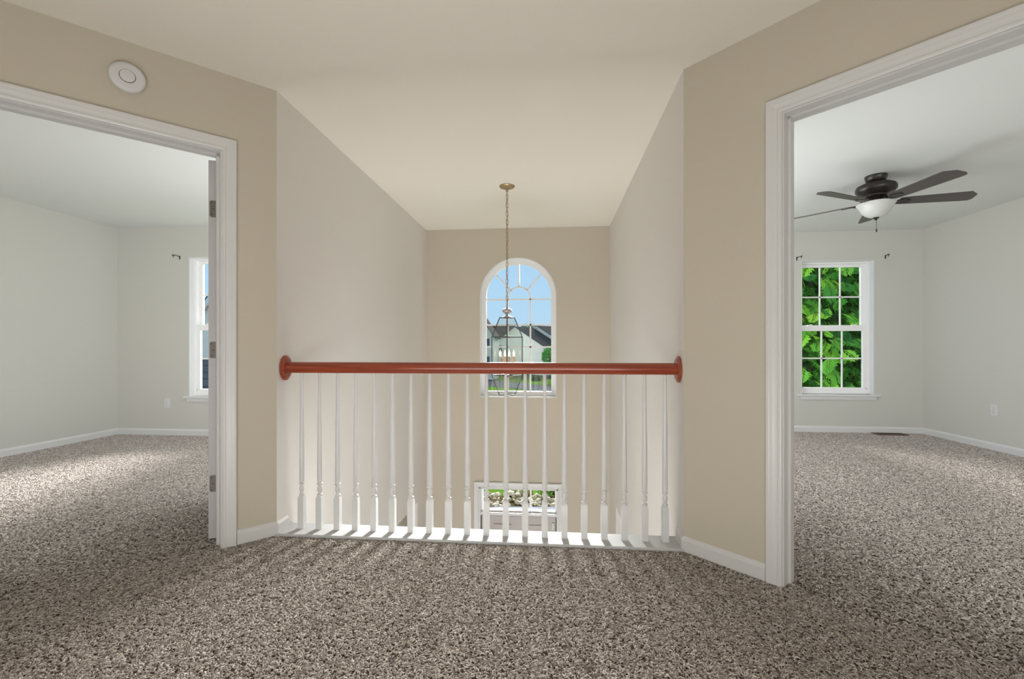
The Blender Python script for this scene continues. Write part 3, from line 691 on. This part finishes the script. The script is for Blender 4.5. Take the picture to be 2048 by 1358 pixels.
def leaf_cloud(name, c, rad, n, size, m, parent, seed=1, ground=None):
    """many small leaves through an ellipsoid, one mesh"""
    rr = random.Random(seed); b = MB(); c = Vector(c)
    for i in range(n):
        d = Vector((rr.gauss(0, 1), rr.gauss(0, 1), rr.gauss(0, 1))).normalized()*(rr.random()**.28)
        p = c+Vector((d.x*rad[0], d.y*rad[1], d.z*rad[2]))
        if ground is not None and p.z < ground: continue
        u = Vector((rr.gauss(0, 1), rr.gauss(0, 1), rr.gauss(0, 1))).normalized()*size*rr.uniform(.6, 1.3); v = u.orthogonal().normalized()*u.length*.45
        b.add([p-u, p+v+u*.1, p+u, p-v+u*.1], [(0, 1, 2, 3)])
    o = obj(name, b, m, parent, recalc=False); o['kind'] = 'stuff'; return o
def crown_mat(name, c0, c1):
    m = mat(name, c0, .7); t = m.node_tree; b = t.nodes['Principled BSDF']; g = t.nodes.new('ShaderNodeNewGeometry'); r = t.nodes.new('ShaderNodeValToRGB')
    r.color_ramp.elements[0].color = (*c0, 1); r.color_ramp.elements[1].color = (*c1, 1)
    t.links.new(g.outputs['Random Per Island'], r.inputs[0]); t.links.new(r.outputs[0], b.inputs['Base Color']); return matte(m)
M['crown'] = crown_mat('tree_crown_leaves', (.05, .17, .03), (.17, .40, .08))
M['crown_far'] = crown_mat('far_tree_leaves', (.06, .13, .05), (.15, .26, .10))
M['juniper'] = crown_mat('juniper_leaves', (.008, .016, .005), (.035, .055, .016))
def tree(name, X, Z, zc, rad, n, size, m, label, group=None, cat='tree', seed=1):
    x, y = cw(X, Z); t = thing(name, (x, y, GZ), label, cat, group)
    b = MB(); b.tube([(x, y, GZ), (x+.05, y, (GZ+zc)/2), (x, y+.03, zc)], .1, 8, radii=[rad[0]*.09, rad[0]*.07, rad[0]*.03])
    for k in range(5):
        a = k*1.3; b.tube([(x, y, zc-rad[2]*.7), (x+rad[0]*.5*math.cos(a), y+rad[1]*.5*math.sin(a), zc+rad[2]*.2)], .03, 5, radii=[rad[0]*.03, rad[0]*.01])
    obj('trunk', b, 'bark', t, smooth=True)
    leaf_cloud('foliage', (x, y, zc), rad, n, size, m, t, seed, GZ+.1); return t
tree('leafy_tree', 5.05, 57, -.1, (1.35, 1.35, 1.45), 1500, .15, 'crown', 'green leafy tree in front of pale houses, right side of the arched window', seed=3)
for i, (X, Z, zc, r_) in enumerate([(-15, 118, 1.9, 4.9), (-5, 122, 2.1, 4.9), (5, 120, 2.3, 4.9), (15, 121, 1.9, 4.9), (25, 118, 1.7, 4.9)]):
    tree('distant_tree', X, Z, zc, (r_, r_, r_), 1400, .55, 'crown_far', 'distant green trees rising just above the roofs through the arched window', 'distant trees behind the houses', seed=20+i)
def low_shrub(X, Z, rad, n, size, m, label, seed):
    x, y = cw(X, Z); t = thing('low_shrub', (x, y, GZ), label, 'shrub')
    b = MB()
    for k in range(6): a = k*1.05; b.tube([(x, y, GZ), (x+rad[0]*.6*math.cos(a), y+rad[1]*.6*math.sin(a), GZ+rad[2]*.6)], .012, 5)
    obj('stem', b, 'bark', t)
    leaf_cloud('foliage', (x, y, GZ+rad[2]*.3), rad, n, size, m, t, seed, GZ+.02)
low_shrub(1.55, 13.28, (.85, .46, .42), 2600, .035, 'juniper', 'dark green spreading shrub behind the stone bed', 5)
low_shrub(3.1, 57.5, (.7, .5, .35), 300, .09, 'juniper', 'small dark shrub on the lawn left of the leafy tree', 6)
low_shrub(4.9, 61, (.6, .5, .4), 300, .09, 'juniper', 'small dark shrub at the foot of the leafy tree', 7)

def house(name, apex, e, span, depth, zr, ze, wall, label, base=GZ, over=.35, wins=(), vent=None, clap=0):
    """gable wall centred below apex (x, y), running along unit vector e; the house extends behind it"""
    e = Vector((e[0], e[1], 0)).normalized(); back = Vector((-e.y, e.x, 0))
    A = Vector((apex[0], apex[1], 0)); Z = Vector((0, 0, 1)); t = thing(name, (A.x, A.y, base), label, 'house')
    def P(u, z, d=0): return A+e*u+back*d+Z*z
    b = MB(); b.prism([P(-span, base), P(span, base), P(span, ze), P(0, zr), P(-span, ze)], back*depth); obj('wall', b, wall, t)
    if clap:                                              # lapped boards on the gable wall
        b = MB(); z = base; pitch = (zr-ze)/span
        while z < zr-.12:
            s0 = span if z < ze else (zr-z)/pitch; z1 = z+clap; s1 = span if z1 < ze else max(.01, (zr-z1)/pitch)
            b.add([P(-s0, z, -.028), P(s0, z, -.028), P(s1, z1, -.006), P(-s1, z1, -.006), P(-s0, z, 0), P(s0, z, 0)], [(0, 1, 2, 3), (4, 5, 1, 0)]); z = z1
        o = obj('siding', b, wall, t, recalc=False); o['kind'] = 'stuff'
    sl = (zr-ze)/span; th = .16
    for s in (-1, 1):
        b = MB(); u1 = s*(span+over)
        b.prism([P(0, zr+.02, -over), P(u1, zr+.02-sl*(span+over), -over), P(u1, zr+.02+th-sl*(span+over), -over), P(0, zr+.02+th, -over)], back*(depth+2*over)); r_ = obj('roof', b, 'roof', t)
        b = MB(); b.prism([P(0, zr-.16, -over-.03), P(u1, zr-.16-sl*(span+over), -over-.03), P(u1, zr+.06-sl*(span+over), -over-.03), P(0, zr+.06, -over-.03)], back*.05); obj('rake_board', b, 'trim', r_)
    for (u, z, ww, wh, sh) in wins:
        b = MB(); b.obox(P(u-ww/2-.07, z-.07, -.05), e*(ww+.14), back*.05, Z*(wh+.14)); f = obj('window', b, 'trim', t)
        b = MB()
        for i in range(2):
            for j in range(2): b.obox(P(u-ww/2+i*(ww/2)+.02, z+j*(wh/2)+.02, -.062), e*(ww/2-.04), back*.012, Z*(wh/2-.04))
        obj('pane', b, 'far_glass', f)
        if sh:
            for s in (-1, 1): b = MB(); b.obox(P(u+s*(ww/2+.07+.2)-.18, z-.05, -.05), e*.36, back*.05, Z*(wh+.1)); obj('shutter', b, 'shutter', f)
    if vent:
        b = MB(); b.prism([P(vent[0]+vent[2]*math.cos(k*math.pi/8), vent[1]+vent[2]*math.sin(k*math.pi/8), -.06) for k in range(16)], back*.06); obj('gable_vent', b, 'trim', t)
    return t
M['far_glass'] = mat('dark_window_glass', (.07, .08, .09), .15)
def cdir(X, Z): p = cw(X, Z); return p
eA = cdir(.6, -.8)
house('grey_roofed_house', cw(.58, 75), eA, 7, 3.5, 4.3, 1.2, 'house_w', 'pale gabled house with grey roof, centre of the arched window', over=.15, wins=[(-4.2, .3, 1.0, 1.1, 0), (-4.2, -2.2, 1.0, 1.3, 0)])
house('tall_gabled_house', cw(4.25, 76.1), eA, 6.5, 9, 4.5, 1.54, 'house_w', 'taller pale gabled house behind the grey roof, right side of the arched window', over=.15)
house('shuttered_house', cw(-4.35, 60), cdir(1, -.12), 1.9, 5, 5.3, 2.5, 'house_b', 'pale blue gabled house with dark shutters, left edge of the arched window', over=.2, wins=[(.75, 1.3, .42, .85, 1), (.75, -1.15, .42, .95, 1), (-.9, 1.3, .42, .85, 1), (-.9, -1.15, .42, .95, 1)], vent=(.9, 3.3, .3))
# long roofed house between them: its roof slope faces the street
xg, yg2 = cw(-8, 92)
house('long_roofed_house', (xg, yg2), cdir(0, -1), 4.6, 8.4, 5.3, 3.1, 'house_w', 'pale house with long grey roof slope behind, between the shuttered and grey roofed houses', over=.3)
# neighbour seen through the left bedroom window
en = (math.cos(R(-19.5)), math.sin(R(-19.5))); ap = (-12.24+en[0]*1.6, 15+en[1]*1.6)
nb = house('neighbour_house', ap, en, 4.0, 6, 2.32+1.6*.84, 2.32+1.6*.84-4.0*.84, 'house_g', 'grey clapboard gable of the neighbour house through the left bedroom window', over=.12, clap=.11)
ev = Vector((en[0], en[1], 0)); bk = Vector((-ev.y, ev.x, 0)); A = Vector((ap[0], ap[1], 0))
b = MB(); b.prism([A-ev*4.4-bk*3.2+Vector((0, 0, -1.05)), A-ev*4.4-bk*.03+Vector((0, 0, .62)), A-ev*4.4-bk*.03+Vector((0, 0, .50)), A-ev*4.4-bk*3.2+Vector((0, 0, -1.17))], ev*5.6); M['porch_shingle'] = matte(mat('blue_grey_shingle', (.17, .165, .155), .9, var=.2, vscale=3)); pr2 = obj('porch_roof', b, 'porch_shingle', nb)
for k in range(9):
    t_ = k/9; b = MB(); o_ = A-ev*4.4-bk*(.03+3.17*t_)+Vector((0, 0, .62-1.67*t_)); b.obox(o_, ev*5.6, -bk*.05, (0, 0, .022)); obj('shingle_course', b, 'porch_shingle', pr2)
b = MB(); b.prism([A-ev*4.2-bk*2.9+Vector((0, 0, GZ)), A-ev*4.2-bk*.03+Vector((0, 0, GZ)), A-ev*4.2-bk*.03+Vector((0, 0, .48)), A-ev*4.2-bk*2.9+Vector((0, 0, -1.05))], ev*5.2); obj('porch_wall', b, 'house_g', nb)

# conifer right outside the right bedroom window
def frond_geo(rr, lobes=7, L=.25):
    vs, fs = [], []
    def leaf(p, d, l, w_, dz):
        k = len(vs); n_ = Vector((-d.y, d.x, 0)); t_ = Vector((0, 0, dz))
        vs.extend([p, p+d*l*.5+n_*w_+t_*.3, p+d*l+t_, p+d*l*.5-n_*w_+t_*.3]); fs.append((k, k+1, k+2, k+3))
    for i in range(lobes):
        u = (i+.6)/lobes; x = L*u*.86; z = -.10*L*u*u*4*.5
        for s in (-1, 1):
            a = R(38+rr.uniform(-6, 6))*s; l = L*(.50*(1-u)**.7+.14)*rr.uniform(.85, 1.15); d = Vector((math.cos(a), math.sin(a), 0)); p = Vector((x, 0, z))
            leaf(p, d, l, l*.10, -l*.25)
            for q in (.35, .62):
                pp = p+d*l*q+Vector((0, 0, -l*.25*q)); a2 = a-s*R(34); leaf(pp, Vector((math.cos(a2), math.sin(a2), 0)), l*.5, l*.085, -l*.08)
                a2 = a+s*R(34); leaf(pp, Vector((math.cos(a2), math.sin(a2), 0)), l*.4, l*.08, -l*.08)
    leaf(Vector((0, 0, 0)), Vector((1, 0, 0)), L*.95, L*.02, -L*.2); leaf(Vector((L*.8, 0, -L*.13)), Vector((1, 0, 0)), L*.2, L*.035, -L*.06)
    return vs, fs
fm = []
for i in range(6):
    vs, fs = frond_geo(random.Random(40+i), 5+i % 3, .25+.02*(i % 3)); me = bpy.data.meshes.new('frond'); me.from_pydata([tuple(v) for v in vs], [], fs); me.materials.append(M['frond']); fm.append((me, vs, fs))
TX, TY, TR = 4.75, 9.75, 1.75
t_ = M['frond'].node_tree; pb = t_.nodes['Principled BSDF']; src = pb.inputs['Base Color'].links[0].from_socket
tl = t_.nodes.new('ShaderNodeBsdfTranslucent'); mx_ = t_.nodes.new('ShaderNodeMixShader'); mx_.inputs[0].default_value = .12
t_.links.new(src, tl.inputs[0]); t_.links.new(pb.outputs[0], mx_.inputs[1]); t_.links.new(tl.outputs[0], mx_.inputs[2]); t_.links.new(mx_.outputs[0], t_.nodes['Material Output'].inputs[0])
ct = thing('conifer', (TX, TY, GZ), 'dense bright green conifer filling the right bedroom window', 'tree')
b = MB(); b.tube([(TX, TY, GZ), (TX, TY, 1), (TX, TY, 6.0)], .15, 10, radii=[.17, .12, .03]); obj('trunk', b, 'bark', ct, smooth=True)
def tree_r(z): return TR*max(.15, min(1, (7.0-z)/4.2))
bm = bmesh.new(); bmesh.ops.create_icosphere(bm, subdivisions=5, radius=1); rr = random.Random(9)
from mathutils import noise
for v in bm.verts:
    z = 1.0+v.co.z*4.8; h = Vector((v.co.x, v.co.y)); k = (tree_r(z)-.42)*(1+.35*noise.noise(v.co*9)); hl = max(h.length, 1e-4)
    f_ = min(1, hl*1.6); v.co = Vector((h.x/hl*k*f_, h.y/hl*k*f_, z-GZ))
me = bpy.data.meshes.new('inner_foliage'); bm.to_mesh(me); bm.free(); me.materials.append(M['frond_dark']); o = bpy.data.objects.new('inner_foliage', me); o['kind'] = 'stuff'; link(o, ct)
def frond_matrix(a, z, depth, rr):
    r_ = tree_r(z)-depth; p = Vector((TX+r_*math.cos(a), TY+r_*math.sin(a), z))
    out = a+rr.uniform(-1.2, 1.2); tilt = rr.uniform(.25, .95)
    m = Matrix.Translation(p) @ Matrix.Rotation(out, 4, 'Z') @ Matrix.Rotation(tilt, 4, 'Y') @ Matrix.Rotation(rr.uniform(-.9, .9), 4, 'X') @ Matrix.Scale(rr.uniform(.75, 1.35), 4)
    return m
rr = random.Random(77); k = 0
while k < 300:
    a = rr.uniform(R(236), R(300)); z = rr.uniform(.1, 2.75); m = frond_matrix(a, z, rr.uniform(.0, .42), rr)
    x, y, zz = m.translation
    o = bpy.data.objects.new('frond', fm[rr.randrange(6)][0]); link(o, ct); o.matrix_local = Matrix.Translation(-Vector((TX, TY, GZ))) @ m; k += 1
b = MB()
for i in range(2600):
    near = i < 1300
    a = rr.uniform(R(225), R(305)) if near else rr.uniform(R(170), R(370)); z = rr.uniform(-.3, 3.2) if near else rr.uniform(-2.8, 5.9)
    m = frond_matrix(a, z, rr.uniform(.22, .6), rr); _, vs, fs = fm[rr.randrange(6)]; b.add([m @ v for v in vs], fs)
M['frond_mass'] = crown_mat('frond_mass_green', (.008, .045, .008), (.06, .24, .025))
o = obj('frond_mass', b, 'frond_mass', ct, recalc=False); o['kind'] = 'stuff'
# ------------------------------------------------------------------ carpet pile
TUFT = bpy.data.collections.new('carpet_yarn_shapes')                   # not linked to the scene: source shapes only
for i in range(7):
    rr = random.Random(i); b = MB(); pts = []; n = 5; L = .012+.005*rr.random(); a = 0; x = y = 0; bend = rr.uniform(-1.1, 1.1)
    for k in range(n):
        u = k/(n-1); pts.append((x, y, .0012+.0036*math.sin(u*math.pi*.9+.15)+.0012*rr.random())); x += L/(n-1)*math.cos(a); y += L/(n-1)*math.sin(a); a += bend+rr.uniform(-.3, .3)*.5
    b.tube(pts, .0019, 5, radii=[.0011, .0017, .0019, .0017, .0011]); me = mesh_of('yarn', b, M['pile'], smooth=True)
    o = bpy.data.objects.new('yarn', me); TUFT.objects.link(o)
def pile(name, poly, dens, label, smin, smax):
    me = bpy.data.meshes.new(name); me.from_pydata([(p[0], p[1], .001) for p in poly], [], [tuple(range(len(poly)))])
    o = bpy.data.objects.new(name, me); COL.objects.link(o); tag(o, label, 'carpet pile', None, 'stuff')
    ng = bpy.data.node_groups.new(name, 'GeometryNodeTree'); ng.interface.new_socket('Geometry', in_out='INPUT', socket_type='NodeSocketGeometry'); ng.interface.new_socket('Geometry', in_out='OUTPUT', socket_type='NodeSocketGeometry')
    n = ng.nodes.new; l = ng.links.new; gi = n('NodeGroupInput'); go = n('NodeGroupOutput')
    d = n('GeometryNodeDistributePointsOnFaces'); d.inputs['Density'].default_value = dens
    ci = n('GeometryNodeCollectionInfo'); ci.inputs['Collection'].default_value = TUFT; ci.inputs['Separate Children'].default_value = True; ci.inputs['Reset Children'].default_value = True
    ip = n('GeometryNodeInstanceOnPoints'); ip.inputs['Pick Instance'].default_value = True
    rv = n('FunctionNodeRandomValue'); rv.data_type = 'FLOAT_VECTOR'; rv.inputs[0].default_value = (-.16, -.16, 0); rv.inputs[1].default_value = (.16, .16, 6.283)
    rs = n('FunctionNodeRandomValue'); rs.data_type = 'FLOAT'; rs.inputs[2].default_value = smin; rs.inputs[3].default_value = smax
    ri = n('FunctionNodeRandomValue'); ri.data_type = 'INT'; ri.inputs[4].default_value = 0; ri.inputs[5].default_value = 6
    l(gi.outputs[0], d.inputs['Mesh']); l(d.outputs['Points'], ip.inputs['Points']); l(ci.outputs[0], ip.inputs['Instance'])
    l(rv.outputs['Value'], ip.inputs['Rotation']); l(rs.outputs[1], ip.inputs['Scale']); l(ri.outputs[2], ip.inputs['Instance Index']); l(ip.outputs[0], go.inputs[0])
    md = o.modifiers.new('pile', 'NODES'); md.node_group = ng; return o
def p2(v): return (v.x, v.y)
pile('carpet_pile', [(XL+.01, PLY0-.004), (XR-.01, PLY0-.004), ar(.0), ar(DR[0]+.02), ar(1.3), (1.6, .7), (-2.3, .7), (-2.3, 1.45), al(1.05), al(.27), al(0)], 27000, 'greige twisted carpet pile covering the landing in front of the railing', .85, 1.25)
def wp(a, mp, d): q_ = mp(a, 0, d); return (q_[0], q_[1])
pile('carpet_pile', [wp(DL[0], mL, 0), wp(1.06, mL, 0), (-2.75, 1.5), (-4.0, 2.3), (BLX, 3.4), (BLX+.01, BLY-.01), (-2.2, BLY-.01), (-1.75, 2.6)], 17000, 'greige carpet pile covering the left bedroom floor', .95, 1.4)
pile('carpet_pile', [wp(DR[0], mR, 0), (.95, 2.6), (1.5, BRY-.01), (BRX-.01, BRY-.01), (BRX-.01, 3.2), (3.2, 2.4), (1.9, 1.2), wp(DR[1], mR, 0)], 15000, 'greige carpet pile covering the right bedroom floor', .95, 1.45)
